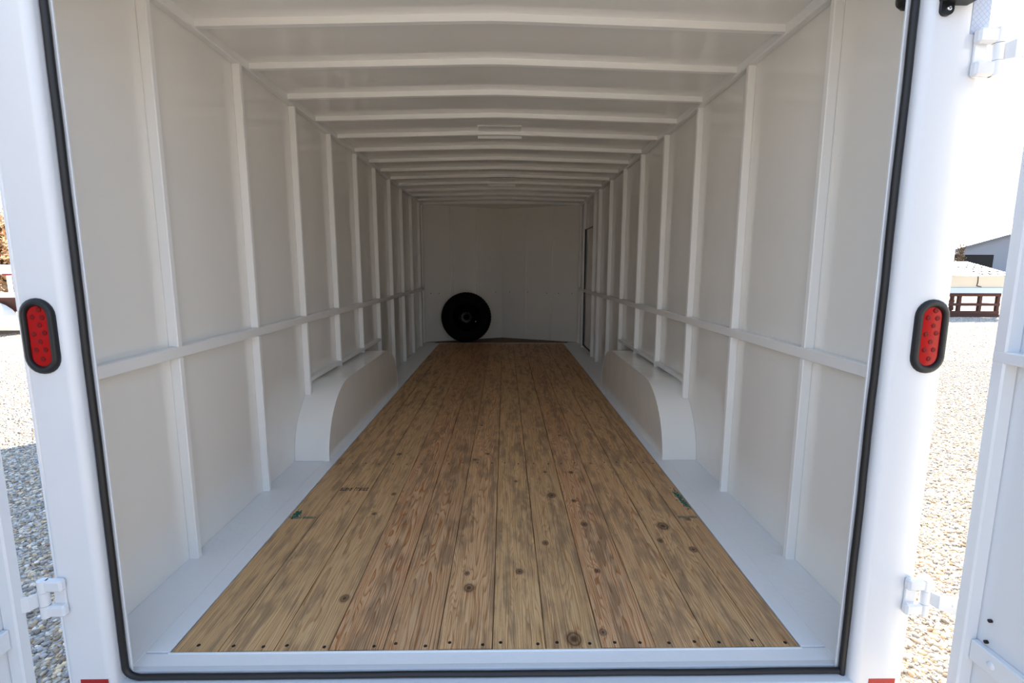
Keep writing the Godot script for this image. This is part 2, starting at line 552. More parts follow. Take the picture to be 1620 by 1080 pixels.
func trailer_floor():
	var root := thing("floor", "trailer floor of worn pine planks running between white painted steel side strips", "floor", Vector3.ZERO, "", "structure")
	var lifts := [0.0, 0.0005, -0.0005, 0.0008, 0.0, 0.0012, 0.0, -0.0008, 0.001, 0.0, 0.0006, 0.0]
	var sm := mb()
	lathe(sm, PackedVector2Array([Vector2(0.0058, -0.002), Vector2(0.0055, 0.0008), Vector2(0.003, 0.0014), Vector2(0.0001, 0.0006)]), 10, Transform3D(Basis(Vector3.RIGHT, -PI / 2), Vector3.ZERO))
	var screw_mesh := sm.commit()
	var near := [-0.892, -0.783, -0.69, -0.621, -0.504, -0.352, -0.288, -0.195, -0.122, -0.019, 0.036, 0.151, 0.211, 0.312, 0.39, 0.468, 0.558, 0.639, 0.714, 0.821, 0.92]
	for k in 12:
		var m := mat(Color(1, 1, 1), 0.5)
		m.metallic_specular = 0.28
		m.albedo_texture = plank_texture(k, JOINTS[k], JOINTS[k + 1])
		m.texture_repeat = false
		var p := obj("plank", plank_mesh(JOINTS[k], JOINTS[k + 1], lifts[k]), m, root)
		for x in near:
			if x > JOINTS[k] and x < JOINTS[k + 1]:
				obj("screw", screw_mesh, M.screw, p, V(x, lifts[k], 1.389 + 0.006 * sin(x * 40.0)))
		for f in [0.25, 0.75]:
			obj("screw", screw_mesh, M.screw, p, V(lerpf(JOINTS[k], JOINTS[k + 1], f + 0.03 * sin(k * 3.0)), lifts[k], 2.83 + 0.01 * sin(k * 5.0 + f * 9.0)))
	# subfloor and painted steel strips
	obj("subfloor", box(V(-1.22, -0.06, 1.3097), V(1.22, -0.037, 8.3), 0.001), M.dark, root)
	for s in [-1.0, 1.0]:
		var e: float = JOINTS[0] - 0.003 if s < 0 else JOINTS[12] + 0.003
		obj("edge_angle", box(V(e, -0.036, 1.369), V(s * 1.035, 0.0, 7.66), 0.0015), M.deck, root)
		obj("steel_strip", box(V(s * 1.035, -0.036, 1.316), V(s * 1.2105, -0.0012, 7.74), 0.0012), M.deck, root)
	obj("threshold_strip", box(V(-0.96, -0.036, 7.648), V(0.957, 0.002, 7.672), 0.001), M.white, root)
	# wood in the nose, filling the shallow point of the front wall
	var wood := mat(Color(0.5, 0.38, 0.26), 0.6)
	var wf := FastNoiseLite.new()
	wf.frequency = 0.02
	wf.seed = 8
	var wt := NoiseTexture2D.new()
	wt.noise = wf
	wt.width = 256; wt.height = 256
	wt.seamless = true
	var wr := Gradient.new()
	wr.colors = PackedColorArray([Color(0.7, 0.62, 0.52), Color(1, 1, 1)])
	wt.color_ramp = wr
	wood.albedo_texture = wt
	wood.uv1_triplanar = true
	wood.uv1_scale = Vector3(3, 1, 1)
	var st := mb()
	prism(st, PackedVector2Array([Vector2(-1.19, -7.674), Vector2(1.19, -7.674), Vector2(1.19, -7.76), Vector2(0.0, -8.31), Vector2(-1.19, -7.76)]), 0.036, 0.002, Transform3D(Basis(Vector3(1, 0, 0), Vector3(0, 0, 1), Vector3(0, -1, 0)), Vector3.ZERO))
	obj("nose_board", st.commit(), wood, root)

# ------------------------------------------------------------------ walls
func well_height(d: float) -> float:
	if d < 2.875 or d > 4.83: return 0.0
	var t := 0.0
	if d < 3.33: t = (3.33 - d) / 0.455
	elif d > 4.37: t = (d - 4.37) / 0.46
	return 0.42 * sqrt(maxf(0.0, 1.0 - t * t))

func walls():
	for s in [-1.0, 1.0]:
		var left: bool = s < 0
		var root := thing("wall_left" if left else "wall_right", "white painted steel trailer wall on the %s with upright tubes and one long rail" % ("left" if left else "right, with a side door at its far end"), "wall", Vector3.ZERO, "", "structure")
		# sheet, in the lengths between uprights that carry a joint
		if left:
			obj("wall_sheet", box(V(s * WX, -0.06, 1.3095), V(s * 1.2175, 2.16, 7.80), 0.001), M.sheet, root)
		else:
			obj("wall_sheet", box(V(s * WX, -0.06, 1.3095), V(s * 1.2175, 2.16, 6.482), 0.001), M.sheet, root)
			obj("wall_sheet", box(V(s * WX, 1.70, 6.482), V(s * 1.2175, 2.16, 7.80), 0.001), M.sheet, root)
			obj("wall_sheet", box(V(s * WX, -0.06, 7.235), V(s * 1.2175, 1.70, 7.80), 0.001), M.sheet, root)
			obj("wall_sheet", box(V(s * WX, -0.06, 6.482), V(s * 1.2175, 0.03, 7.235), 0.001), M.sheet, root)
		var at := []
		var z0 := 1.863 if left else 1.832
		for k in 10:
			at.append(z0 + 0.6096 * k)
		if not left:
			at.resize(8)
			at.append_array([6.452, 7.235])
		for i in at.size():
			var d: float = at[i]
			var foot := well_height(d + 0.0125)
			var st := mb()
			bx(st, V(s * SX, foot - 0.005, d), V(s * WX, 0.8125, d + 0.0254), 0.003)
			bx(st, V(s * SX, 0.852, d), V(s * WX, STUD_TOP, d + 0.0254), 0.003)
			obj("upright_tube", st.commit(), M.tube, root)
		if left:
			obj("horizontal_rail", box(V(s * (SX - 0.001), 0.812, 1.316), V(s * WX, 0.853, 7.66), 0.003), M.tube, root)
		else:
			obj("horizontal_rail", box(V(s * (SX - 0.001), 0.812, 1.316), V(s * WX, 0.853, 6.48), 0.003), M.tube, root)
			obj("horizontal_rail", box(V(s * (SX - 0.001), 0.812, 7.235), V(s * WX, 0.853, 7.66), 0.003), M.tube, root)
		obj("top_rail", box(V(s * SX, STUD_TOP, 1.316), V(s * WX, 2.14, 7.70), 0.004), M.tube, root)
		obj("wheel_well_rail", box(V(s * (SX + 0.002), 0.436, 3.08), V(s * WX, 0.462, 4.92), 0.003), M.tube, root)
		obj("corner_tube", box(V(s * (SX + 0.005), 0.0, 7.655), V(s * WX, 2.1, 7.70), 0.003), M.tube, root)
	# side door at the far end of the right wall
	var dr := thing("door_3", "narrow white side door with a dark gap round it at the far end of the right wall", "door", Vector3.ZERO, "", "structure")
	obj("door_panel", box(V(WX - 0.002, 0.045, 6.50), V(1.24, 1.686, 7.205), 0.003), M.sheet, dr)
	obj("door_rail", box(V(SX + 0.006, 0.812, 6.50), V(WX - 0.002, 0.853, 7.2), 0.003), M.tube, dr)
	var g := mb()
	bx(g, V(1.205, 1.687, 6.485), V(1.243, 1.699, 7.23), 0.001)
	bx(g, V(1.19, 0.03, 7.206), V(1.243, 1.699, 7.230), 0.001)
	bx(g, V(1.195, 0.03, 6.485), V(1.243, 0.044, 7.23), 0.001)
	obj("door_gasket", g.commit(), M.rubber, dr)

func front_wall():
	var root := thing("wall_front", "white front wall of upright panels bent into a shallow point, behind the spare tire", "wall", Vector3.ZERO, "", "structure")
	var P := func(x: float) -> float: return 8.31 - absf(x) * (8.31 - 7.755) / 1.211
	var xs := [-1.211, -0.787, -0.387, 0.0, 0.38, 0.783, 1.211]
	for k in 6:
		var a: float = xs[k] + 0.002
		var b: float = xs[k + 1] - 0.002
		var st := mb()
		prism(st, PackedVector2Array([Vector2(a, -P.call(a)), Vector2(b, -P.call(b)), Vector2(b, -P.call(b) - 0.03), Vector2(a, -P.call(a) - 0.03)]), 0.06, -2.2, Transform3D(Basis(Vector3(1, 0, 0), Vector3(0, 0, 1), Vector3(0, -1, 0)), Vector3.ZERO))
		obj("panel", st.commit(), M.sheet, root)
	for k in [1, 2, 4, 5]:
		var x: float = xs[k]
		var d: float = P.call(x)
		var slope := 0.0 if k == 3 else (1.0 if x < 0 else -1.0) * atan(0.555 / 1.211)
		var t := Transform3D(Basis(Vector3.UP, slope), V(x, 0, d))
		var st := mb()
		bx(st, Vector3(-0.022, 0.0, -0.01), Vector3(0.022, 2.1, 0.016), 0.005, t)
		obj("batten", st.commit(), M.sheet, root)
	for x in [-1.1, -0.98, -0.6, -0.1, 0.13, 0.42, 0.72, 0.9, 1.1]:
		var st := mb()
		cyl(st, V(x, 0.76, P.call(x)), V(x, 0.76, P.call(x) - 0.004), 0.007, 8)
		obj("rivet", st.commit(), M.screw, root)
	var skin := mb()
	prism(skin, PackedVector2Array([Vector2(-1.217, -7.757), Vector2(0.0, -8.313), Vector2(1.217, -7.757), Vector2(1.217, -7.80), Vector2(0.0, -8.36), Vector2(-1.217, -7.80)]), 0.07, -2.2, Transform3D(Basis(Vector3(1, 0, 0), Vector3(0, 0, 1), Vector3(0, -1, 0)), Vector3.ZERO))
	obj("outer_skin", skin.commit(), M.sheet, root)
	# wedge of ceiling over the nose
	var w := mb()
	prism(w, PackedVector2Array([Vector2(-1.25, -7.69), Vector2(1.25, -7.69), Vector2(1.25, -7.80), Vector2(0.0, -8.34), Vector2(-1.25, -7.80)]), -2.10, -2.20, Transform3D(Basis(Vector3(1, 0, 0), Vector3(0, 0, 1), Vector3(0, -1, 0)), Vector3.ZERO))
	obj("nose_ceiling", w.commit(), M.sheet, root)

# ------------------------------------------------------------------ ceiling
func roof_y(x: float) -> float:
	var a := sqrt(x * x + 0.0036) - 0.06
	return 0.030 * (1.0 - a / (SX - 0.06))

func ceiling():
	var root := thing("ceiling", "white peaked trailer ceiling carried on a row of thin white roof bows", "ceiling", Vector3.ZERO, "", "structure")
	var xs := []
	for i in 25: xs.append(lerpf(-1.2175, 1.2175, i / 24.0))
	var st := mb()
	var poly := PackedVector2Array()
	for x in xs: poly.append(Vector2(x, 2.1166 + roof_y(x)))
	for i in 25: poly.append(Vector2(xs[24 - i], 2.16 + roof_y(xs[24 - i])))
	prism(st, poly, -1.31, -7.70)
	obj("roof_sheet", st.commit(), M.sheet, root)
	var bow := mb()
	poly = PackedVector2Array()
	for i in 25:
		var x := lerpf(-SX, SX, i / 24.0)
		poly.append(Vector2(x, 2.0886 + roof_y(x)))
	for i in 25:
		var x := lerpf(SX, -SX, i / 24.0)
		poly.append(Vector2(x, 2.1176 + roof_y(x)))
	prism(bow, poly, 0.0, -0.0254)
	var bm := bow.commit()
	for k in 14:
		obj("roof_bow", bm, M.tube, root, V(0, 0, 2.142 + 0.4256 * k))

# ------------------------------------------------------------------ rear frame
func rounded_rect(x0: float, x1: float, y0: float, y1: float, r: float, k := 5) -> PackedVector2Array:
	var p := PackedVector2Array()
	for c in [[x1 - r, y1 - r, 0.0], [x0 + r, y1 - r, 0.25], [x0 + r, y0 + r, 0.5], [x1 - r, y0 + r, 0.75]]:
		for i in k + 1:
			var a: float = TAU * (c[2] + 0.25 * i / k)
			p.append(Vector2(c[0] + cos(a) * r, c[1] + sin(a) * r))
	return p

func smooth_prism(st: SurfaceTool, poly: PackedVector2Array, r: float, x0: float, x1: float, y0: float, y1: float, h0: float, h1: float, axis: Basis, off: Vector3):
	# a rounded-rectangle tube with smooth corners; the profile lies in (x, y), the length along z of `axis`
	var t := Transform3D(axis, off)
	var n := poly.size()
	var nor := PackedVector3Array()
	for p in poly:
		var c := Vector2(clampf(p.x, x0 + r, x1 - r), clampf(p.y, y0 + r, y1 - r))
		var q := (p - c).normalized()
		nor.append(t.basis * Vector3(q.x, q.y, 0))
	for i in n:
		var k := (i + 1) % n
		var a := t * Vector3(poly[i].x, poly[i].y, h0)
		var b := t * Vector3(poly[k].x, poly[k].y, h0)
		var c := t * Vector3(poly[k].x, poly[k].y, h1)
		var d := t * Vector3(poly[i].x, poly[i].y, h1)
		tri(st, a, b, c, nor[i], nor[k], nor[k])
		tri(st, a, c, d, nor[i], nor[k], nor[i])
	var ix := Geometry2D.triangulate_polygon(poly)
	for i in range(0, ix.size(), 3):
		for e in [[h0, signf(h0 - h1)], [h1, signf(h1 - h0)]]:
			var nn: Vector3 = t.basis * Vector3(0, 0, e[1])
			tri(st, t * Vector3(poly[ix[i]].x, poly[ix[i]].y, e[0]), t * Vector3(poly[ix[i + 1]].x, poly[ix[i + 1]].y, e[0]), t * Vector3(poly[ix[i + 2]].x, poly[ix[i + 2]].y, e[0]), nn, nn, nn)

func tube_upright(x0: float, x1: float, d0: float, d1: float, r: float, y0: float, y1: float) -> ArrayMesh:
	var st := mb()
	# profile (x, d) -> world x, -z ; length up
	smooth_prism(st, rounded_rect(x0, x1, d0, d1, r), r, x0, x1, d0, d1, y0, y1, Basis(Vector3(1, 0, 0), Vector3(0, 0, -1), Vector3(0, 1, 0)), Vector3.ZERO)
	return st.commit()

func tube_across(d0: float, d1: float, y0: float, y1: float, r: float, x0: float, x1: float) -> ArrayMesh:
	var st := mb()
	smooth_prism(st, rounded_rect(d0, d1, y0, y1, r), r, d0, d1, y0, y1, x0, x1, Basis(Vector3(0, 0, -1), Vector3(0, 1, 0), Vector3(1, 0, 0)), Vector3.ZERO)
	return st.commit()

func rear_frame():
	for s in [-1.0, 1.0]:
		var left: bool = s < 0
		var t := thing("trim_1" if left else "trim_2", "white painted steel post on the %s of the rear door opening" % ("left" if left else "right"), "post", Vector3.ZERO, "", "structure")
		var xi := 1.030
		var xo := 1.154 if left else 1.176
		obj("post", tube_upright(minf(s * xi, s * xo), maxf(s * xi, s * xo), 1.238, 1.309, 0.021, -0.42, 2.2), M.post, t)
		obj("post_return", box(V(s * 1.046, -0.42, 1.3092), V(s * 1.217, 2.16, 1.326), 0.001), M.post, t)
		obj("seal_flange", box(V(s * 1.0105, -0.02, 1.283), V(s * 1.0295, 2.03, 1.289), 0.001), M.post, t)
		for h in ([0.282, 1.63] if left else [0.268, 1.645]):
			hinge_bracket(t, s, xo, h)
	var sill := thing("trim_3", "white painted steel sill across the bottom of the rear door opening", "sill", Vector3.ZERO, "", "structure")
	obj("sill_tube", tube_across(1.2385, 1.312, -0.42, -0.008, 0.008, -1.045, 1.045), M.post, sill)
	obj("sill_flange", tube_across(1.295, 1.315, -0.03, 0.0, 0.004, -1.03, 1.03), M.post, sill)
	obj("sill_plate", box(V(-1.21, -0.036, 1.313), V(1.21, -0.002, WOOD_NEAR - 0.002), 0.0015), M.deck, sill)
	obj("plank_end_strip", box(V(-0.965, -0.02, WOOD_NEAR - 0.0075), V(0.96, 0.0005, WOOD_NEAR - 0.001), 0.001), M.white, sill)
	var head := thing("trim_4", "white painted steel header over the rear door opening, above the view", "header", Vector3.ZERO, "", "structure")
	obj("header_tube", tube_across(1.25, 1.40, 2.03, 2.24, 0.014, -1.045, 1.045), M.post, head)

func hinge_bracket(parent: Node3D, s: float, xo: float, h: float):
	var st := mb()
	for e in [-1.0, 1.0]:
		bx(st, V(s * (xo - 0.038), h + e * 0.036 - 0.0165, 1.216), V(s * (xo + 0.012), h + e * 0.036 + 0.0165, 1.237), 0.006)
		cyl(st, V(s * (xo + 0.014), h + e * 0.036 - 0.0165, 1.224), V(s * (xo + 0.014), h + e * 0.036 + 0.0165, 1.224), 0.0125, 16)
	bx(st, V(s * (xo - 0.034), h - 0.03, 1.231), V(s * (xo - 0.004), h + 0.03, 1.2375), 0.002)
	obj("hinge_bracket", st.commit(), M.post, parent)

# ------------------------------------------------------------------ open rear doors, each swung straight back beside the camera
func door(n: int, s: float):
	var left: bool = s < 0
	var root := thing("door_%d" % n, "open white rear door on the %s, its framed inner side facing the opening" % ("left" if left else "right"), "door", Vector3.ZERO, "", "structure")
	var e := 1.205 if left else 1.145      # depth of the hinge edge
	var f := e - 1.12                      # depth of the free edge
	var xi := 1.20
	var xs := 1.236
	obj("door_sheet", box(V(s * xs, -0.06, e), V(s * (xs + 0.012), 2.02, f), 0.003), M.door_paint, root)
	obj("frame_tube", box(V(s * xi, -0.055, e), V(s * xs, 2.015, e - 0.032), 0.004), M.door_paint, root)
	obj("frame_tube", box(V(s * xi, -0.055, f + 0.032), V(s * xs, 2.015, f), 0.004), M.door_paint, root)
	obj("frame_tube", box(V(s * xi, 1.98, e - 0.032), V(s * xs, 2.015, f + 0.032), 0.004), M.door_paint, root)
	obj("middle_rail", box(V(s * (xi - 0.001), 0.932, e - 0.001), V(s * xs, 0.960, f + 0.002), 0.003), M.door_paint, root)
	obj("bottom_rail", box(V(s * (xi + 0.018), 0.178, e - 0.032), V(s * xs, 0.232, f + 0.032), 0.003), M.door_paint, root)
	obj("frame_tube", box(V(s * xi, -0.055, e - 0.032), V(s * xs, -0.02, f + 0.032), 0.004), M.door_paint, root)
	# screw ends that hold the hinge strap, and a blob of weld on the bottom rail
	var h := 0.282 if left else 0.268
	for p in [[e - 0.058, 0.30], [e - 0.056, 0.242]]:
		var st := mb()
		cyl(st, V(s * xs, p[1], p[0]), V(s * (xs - 0.007), p[1], p[0]), 0.0042, 8)
		obj("screw", st.commit(), M.screw, root)
	var wb := mb()
	lathe(wb, PackedVector2Array([Vector2(0.011, -0.002), Vector2(0.009, 0.002), Vector2(0.005, 0.005), Vector2(0.0001, 0.0058)]), 9, Transform3D(Basis(Vector3.UP, -s * PI / 2), V(s * (xi + 0.018), 0.205, e - 0.088)))
	obj("weld", wb.commit(), M.door_paint, root)
	# hinge straps: knuckle, cranked neck, long leaf on the outer side of the door
	var xo := 1.154 if left else 1.176
	for hh in ([0.282, 1.63] if left else [0.268, 1.645]):
		var st := mb()
		cyl(st, V(s * (xo + 0.014), hh - 0.0185, 1.224), V(s * (xo + 0.014), hh + 0.0185, 1.224), 0.012, 16)
		# strap outline in (depth, height), bent outward in three plates
		var pts := [[1.224, xo + 0.022, 0.017], [1.198, xo + 0.032, 0.020], [1.175, xs + 0.016, 0.026], [1.10, xs + 0.017, 0.029], [0.80, xs + 0.017, 0.027]]
		for i in 4:
			var a: Array = pts[i]
			var b: Array = pts[i + 1]
			for w in [1.0, -1.0]:
				pass
			var q := [V(s * a[1], hh - a[2], a[0]), V(s * b[1], hh - b[2], b[0]), V(s * b[1], hh + b[2], b[0]), V(s * a[1], hh + a[2], a[0])]
			var nn: Vector3 = (q[1] - q[0]).cross(q[3] - q[0]).normalized()
			if nn.x * s < 0: nn = -nn
			var off := nn * 0.006
			quad(st, q[0], q[1], q[2], q[3], -nn)
			quad(st, q[0] + off, q[1] + off, q[2] + off, q[3] + off, nn)
			quad(st, q[3], q[2], q[2] + off, q[3] + off, Vector3.UP)
			quad(st, q[0], q[1], q[1] + off, q[0] + off, Vector3.DOWN)
		obj("hinge_strap", st.commit(), M.post, root)
		var hs := mb()
		var c0 := V(s * (xo + 0.058), hh, 1.188)
		cyl(hs, c0, c0 + Vector3(-s * 0.003, 0, 0), 0.005, 10)
		obj("strap_rivet", hs.commit(), M.door_paint, root)

# ------------------------------------------------------------------ wheel wells
func wheel_well(s: float):
	var left: bool = s < 0
	var root := thing("wheel_well", "white painted steel wheel well with rounded ends along the %s wall" % ("left" if left else "right"), "wheel well", V(s * 1.108, 0, 3.85), "wheel wells on both sides of the floor")
	var xi := 1.007
	var xo := WX - 0.001
	var prof := []
	for i in 17:
		var a := PI / 2 * i / 16
		prof.append([Vector2(3.33 - 0.455 * cos(a), 0.42 * sin(a)), Vector2(-cos(a) / 0.455, sin(a) / 0.42).normalized()])
	for i in 17:
		var a := PI / 2 * (1.0 - i / 16.0)
		prof.append([Vector2(4.37 + 0.46 * cos(a), 0.42 * sin(a)), Vector2(cos(a) / 0.46, sin(a) / 0.42).normalized()])
	var off := V(s * 1.108, 0, 3.85)
	var top := mb()
	var side := mb()
	var n := prof.size()
	for i in n - 1:
		var p: Vector2 = prof[i][0]
		var q: Vector2 = prof[i + 1][0]
		var np := Vector3(0, prof[i][1].y, -prof[i][1].x)
		var nq := Vector3(0, prof[i + 1][1].y, -prof[i + 1][1].x)
		var a := V(s * xi, p.y, p.x) - off
		var b := V(s * xi, q.y, q.x) - off
		var c := V(s * xo, q.y, q.x) - off
		var d := V(s * xo, p.y, p.x) - off
		tri(top, a, b, c, np, nq, nq)
		tri(top, a, c, d, np, nq, np)
		# thickness of the top sheet, seen as a thin lip over the side
		var lp := V(s * (xi - 0.003), p.y, p.x) - off
		var lq := V(s * (xi - 0.003), q.y, q.x) - off
		tri(top, lp, lq, b, np, nq, nq)
		tri(top, lp, b, a, np, nq, np)
		var un := Vector3(-s, 0, 0)
		var dp := lp - np * 0.004
		var dq := lq - nq * 0.004
		quad(top, lp, lq, dq, dp, un)
		var fp := V(s * xi, 0, p.x) - off
		var fq := V(s * xi, 0, q.x) - off
		quad(side, a, b, fq, fp, un)
	obj("curved_top", top.commit(), M.sheet, root)
	obj("side_plate", side.commit(), M.sheet, root)

# ------------------------------------------------------------------ spare tire
func spare_tire():
	var R := 0.385
	var root := thing("spare_tire", "black spare tire on a glossy black wheel leaning against the front wall", "tire", V(-0.553, 0.0, 7.80))
	var lean := Transform3D(Basis(Vector3.UP, 0.12) * Basis(Vector3.RIGHT, -0.12), Vector3(0, R + 0.002, 0))
	var st := mb()
	lathe(st, PackedVector2Array([Vector2(0.205, 0.06), Vector2(0.213, 0.088), Vector2(0.235, 0.1), Vector2(0.285, 0.108), Vector2(0.33, 0.102), Vector2(0.362, 0.088), Vector2(0.372, 0.078), Vector2(0.383, 0.06), Vector2(0.385, 0.02), Vector2(0.385, -0.02), Vector2(0.383, -0.06), Vector2(0.372, -0.08), Vector2(0.33, -0.102), Vector2(0.285, -0.108), Vector2(0.235, -0.1), Vector2(0.205, -0.085)]), 64, lean)
	var tire := obj("rubber_tire", st.commit(), M.tire, root)
	st = mb()
	for k in 56:
		var b := Basis(Vector3.BACK, TAU * k / 56)
		for w in [-1.0, 0.0, 1.0]:
			var t := lean * Transform3D(b * Basis(Vector3.UP, 0.0), Vector3.ZERO)
			bx(st, Vector3(0.380, -0.013 + w * 0.006, w * 0.042 - 0.018), Vector3(0.3885, 0.013 + w * 0.006, w * 0.042 + 0.018), 0.002, t)
	obj("tread", st.commit(), M.tire, tire)
	st = mb()
	lathe(st, PackedVector2Array([Vector2(0.203, 0.06), Vector2(0.2135, 0.082), Vector2(0.208, 0.09), Vector2(0.196, 0.078), Vector2(0.188, 0.05), Vector2(0.176, 0.02), Vector2(0.16, 0.012), Vector2(0.125, 0.045), Vector2(0.1, 0.05), Vector2(0.085, 0.042), Vector2(0.05, 0.044), Vector2(0.042, 0.042), Vector2(0.042, 0.0), Vector2(0.0001, 0.0)]), 48, lean)
	lathe(st, PackedVector2Array([Vector2(0.16, 0.01), Vector2(0.19, -0.04), Vector2(0.206, -0.085)]), 48, lean)
	var rim := obj("wheel_rim", st.commit(), M.rim, root)
	for k in 6:
		st = mb()
		var c := Vector3(0.0825 * cos(TAU * k / 6), 0.0825 * sin(TAU * k / 6), 0.0)
		lathe(st, PackedVector2Array([Vector2(0.012, 0.036), Vector2(0.011, 0.044), Vector2(0.007, 0.046), Vector2(0.0001, 0.04)]), 8, lean * Transform3D(Basis.IDENTITY, c))
		obj("bolt_hole", st.commit(), M.black, rim)
	st = mb()
	lathe(st, PackedVector2Array([Vector2(0.040, 0.02), Vector2(0.039, 0.05), Vector2(0.036, 0.06), Vector2(0.03, 0.069), Vector2(0.022, 0.076), Vector2(0.012, 0.081), Vector2(0.0001, 0.083)]), 24, lean)
	obj("hub_cap", st.commit(), M.hub, rim)
	st = mb()
	cyl(st, lean * Vector3(0.148, -0.072, 0.012), lean * Vector3(0.143, -0.07, 0.06), 0.005, 8)
	obj("valve_stem", st.commit(), M.rubber, rim)
	st = mb()
	lathe(st, PackedVector2Array([Vector2(0.009, 0.0), Vector2(0.009, 0.008), Vector2(0.007, 0.012), Vector2(0.004, 0.0145), Vector2(0.0001, 0.015)]), 10, lean * Transform3D(Basis.IDENTITY, Vector3(0.143, -0.07, 0.058)))
	obj("valve_cap", st.commit(), M.chrome, rim)

# ------------------------------------------------------------------ rubber seal
func seals():
	var root := thing("door_seal", "black rubber bulb seal running round the inside of the rear door opening", "seal")
	var r := RandomNumberGenerator.new()
	r.seed = 4
	var wav := FastNoiseLite.new()
	wav.frequency = 1.4
	wav.seed = 21
	var path := PackedVector3Array()
	for i in 41:
		var y := lerpf(2.03, 0.03, i / 40.0)
		path.append(V(-1.0215 + 0.002 * wav.get_noise_1d(y * 2.0), y, 1.274))
	for i in range(1, 6):
		var a := PI + PI / 2 * i / 6.0
		path.append(V(-1.0215 + 0.030 + 0.030 * cos(a), 0.03 + 0.030 * sin(a) + 0.003, 1.274))
	for i in 41:
		var x := lerpf(-0.985, 1.012, i / 40.0)
		path.append(V(x, 0.0005 + 0.0022 * wav.get_noise_1d(x * 2.0 + 9.0), 1.274))
	var st := mb()
	sweep(st, path, Vector3(0, 0, 1), circle(0.0086, 12, 1.0), false)
	obj("bulb_strip", st.commit(), M.rubber, root)
	path = PackedVector3Array()
	for i in 41:
		var y := lerpf(2.03, -0.012, i / 40.0)
		path.append(V(1.0215 + 0.003 * wav.get_noise_1d(y * 2.0 + 40.0), y, 1.272))
	st = mb()
	sweep(st, path, Vector3(0, 0, 1), circle(0.0088, 12, 1.0), false)
	obj("bulb_strip", st.commit(), M.rubber, root)
	path = PackedVector3Array([V(-1.0215, 2.02, 1.274), V(0, 2.02, 1.274), V(1.0215, 2.02, 1.274)])
	st = mb()
	sweep(st, path, Vector3(0, 0, 1), circle(0.0086, 12, 1.0), false)
	obj("bulb_strip", st.commit(), M.rubber, root)

# ------------------------------------------------------------------ tail lights
func stadium(r: float, half: float, k := 12) -> PackedVector2Array:
	var p := PackedVector2Array()
	for i in k + 1:
		var a := PI * i / k
		p.append(Vector2(cos(a) * r, half + sin(a) * r))
	for i in k + 1:
		var a := PI + PI * i / k
		p.append(Vector2(cos(a) * r, -half + sin(a) * r))
	return p

func tail_light(x: float, label: String):
	var root := thing("tail_light", label, "tail light", V(x, 0.979, 1.2375), "oval tail lights on the rear posts")
	var path := PackedVector3Array()
	for p in stadium(0.034, 0.051): path.append(Vector3(p.x, p.y, 0.0))
	var st := mb()
	sweep(st, path, Vector3(0, 0, 1), PackedVector2Array([Vector2(0.0095, 0.0), Vector2(0.0088, 0.004), Vector2(0.005, 0.0075), Vector2(0.0, 0.009), Vector2(-0.006, 0.0085), Vector2(-0.0095, 0.005), Vector2(-0.0098, 0.0)]), true)
	obj("grommet", st.commit(), M.rubber, root)
	st = mb()
	# domed lens, recessed in the grommet
	var rings := [[1.0, 0.0005], [0.93, 0.003], [0.6, 0.004], [0.0, 0.0045]]
	for j in 3:
		var a := stadium(0.026 * rings[j][0], 0.051 * (0.55 + 0.45 * rings[j][0]), 12)
		var b := stadium(maxf(0.00005, 0.026 * rings[j + 1][0]), 0.051 * (0.55 + 0.45 * rings[j + 1][0]), 12)
		for i in a.size():
			var k := (i + 1) % a.size()
			var n := Vector3(0, 0, 1)
			var na := n
			if j == 0: na = Vector3(a[i].x, a[i].y, 0).normalized() * 0.6 + n * 0.8
			tri(st, Vector3(a[i].x, a[i].y, rings[j][1]), Vector3(a[k].x, a[k].y, rings[j][1]), Vector3(b[k].x, b[k].y, rings[j + 1][1]), na, na, n)
			tri(st, Vector3(a[i].x, a[i].y, rings[j][1]), Vector3(b[k].x, b[k].y, rings[j + 1][1]), Vector3(b[i].x, b[i].y, rings[j + 1][1]), na, n, n)
	var lens := obj("red_lens", st.commit(), M.lens, root)
	st = mb()
	lathe(st, PackedVector2Array([Vector2(0.0068, 0.0), Vector2(0.0062, 0.0014), Vector2(0.0035, 0.0022), Vector2(0.0001, 0.0018)]), 10)
	var led := st.commit()
	for p in [[0.006, 0.066], [-0.011, 0.048], [0.012, 0.047], [0.004, 0.028], [-0.012, 0.006], [0.013, 0.009], [0.001, -0.013], [-0.011, -0.034], [0.011, -0.033], [0.002, -0.056]]:
		obj("light_diode", led, M.led, lens, Vector3(p[0], p[1], 0.0034))

func tapes():
	for a in [["red", -1.079, 0.012, "red reflective tape at the foot of the left post"], ["red", 1.112, -0.010, "red reflective tape at the foot of the right post"], ["silver", -1.126, 1.778, "silver grey reflective tape high on the left post"], ["silver", 1.153, 1.79, "silver grey reflective tape high on the right post"]]:
		var red: bool = a[0] == "red"
		var w := 0.0375 if red else 0.0215
		var st := mb()
		if red: bx(st, Vector3(-w, -0.26, 0), Vector3(w, 0.016, 0.0012), 0.0004)
		else: bx(st, Vector3(-w, -0.1, 0), Vector3(w, 0.15, 0.0012), 0.0004)
		var o := obj(numbered("reflective_tape"), st.commit(), M[a[0]], self, V(a[1], a[2], 1.2381))
		tag(o, a[3], "reflective tape", "reflective tape on the rear posts")

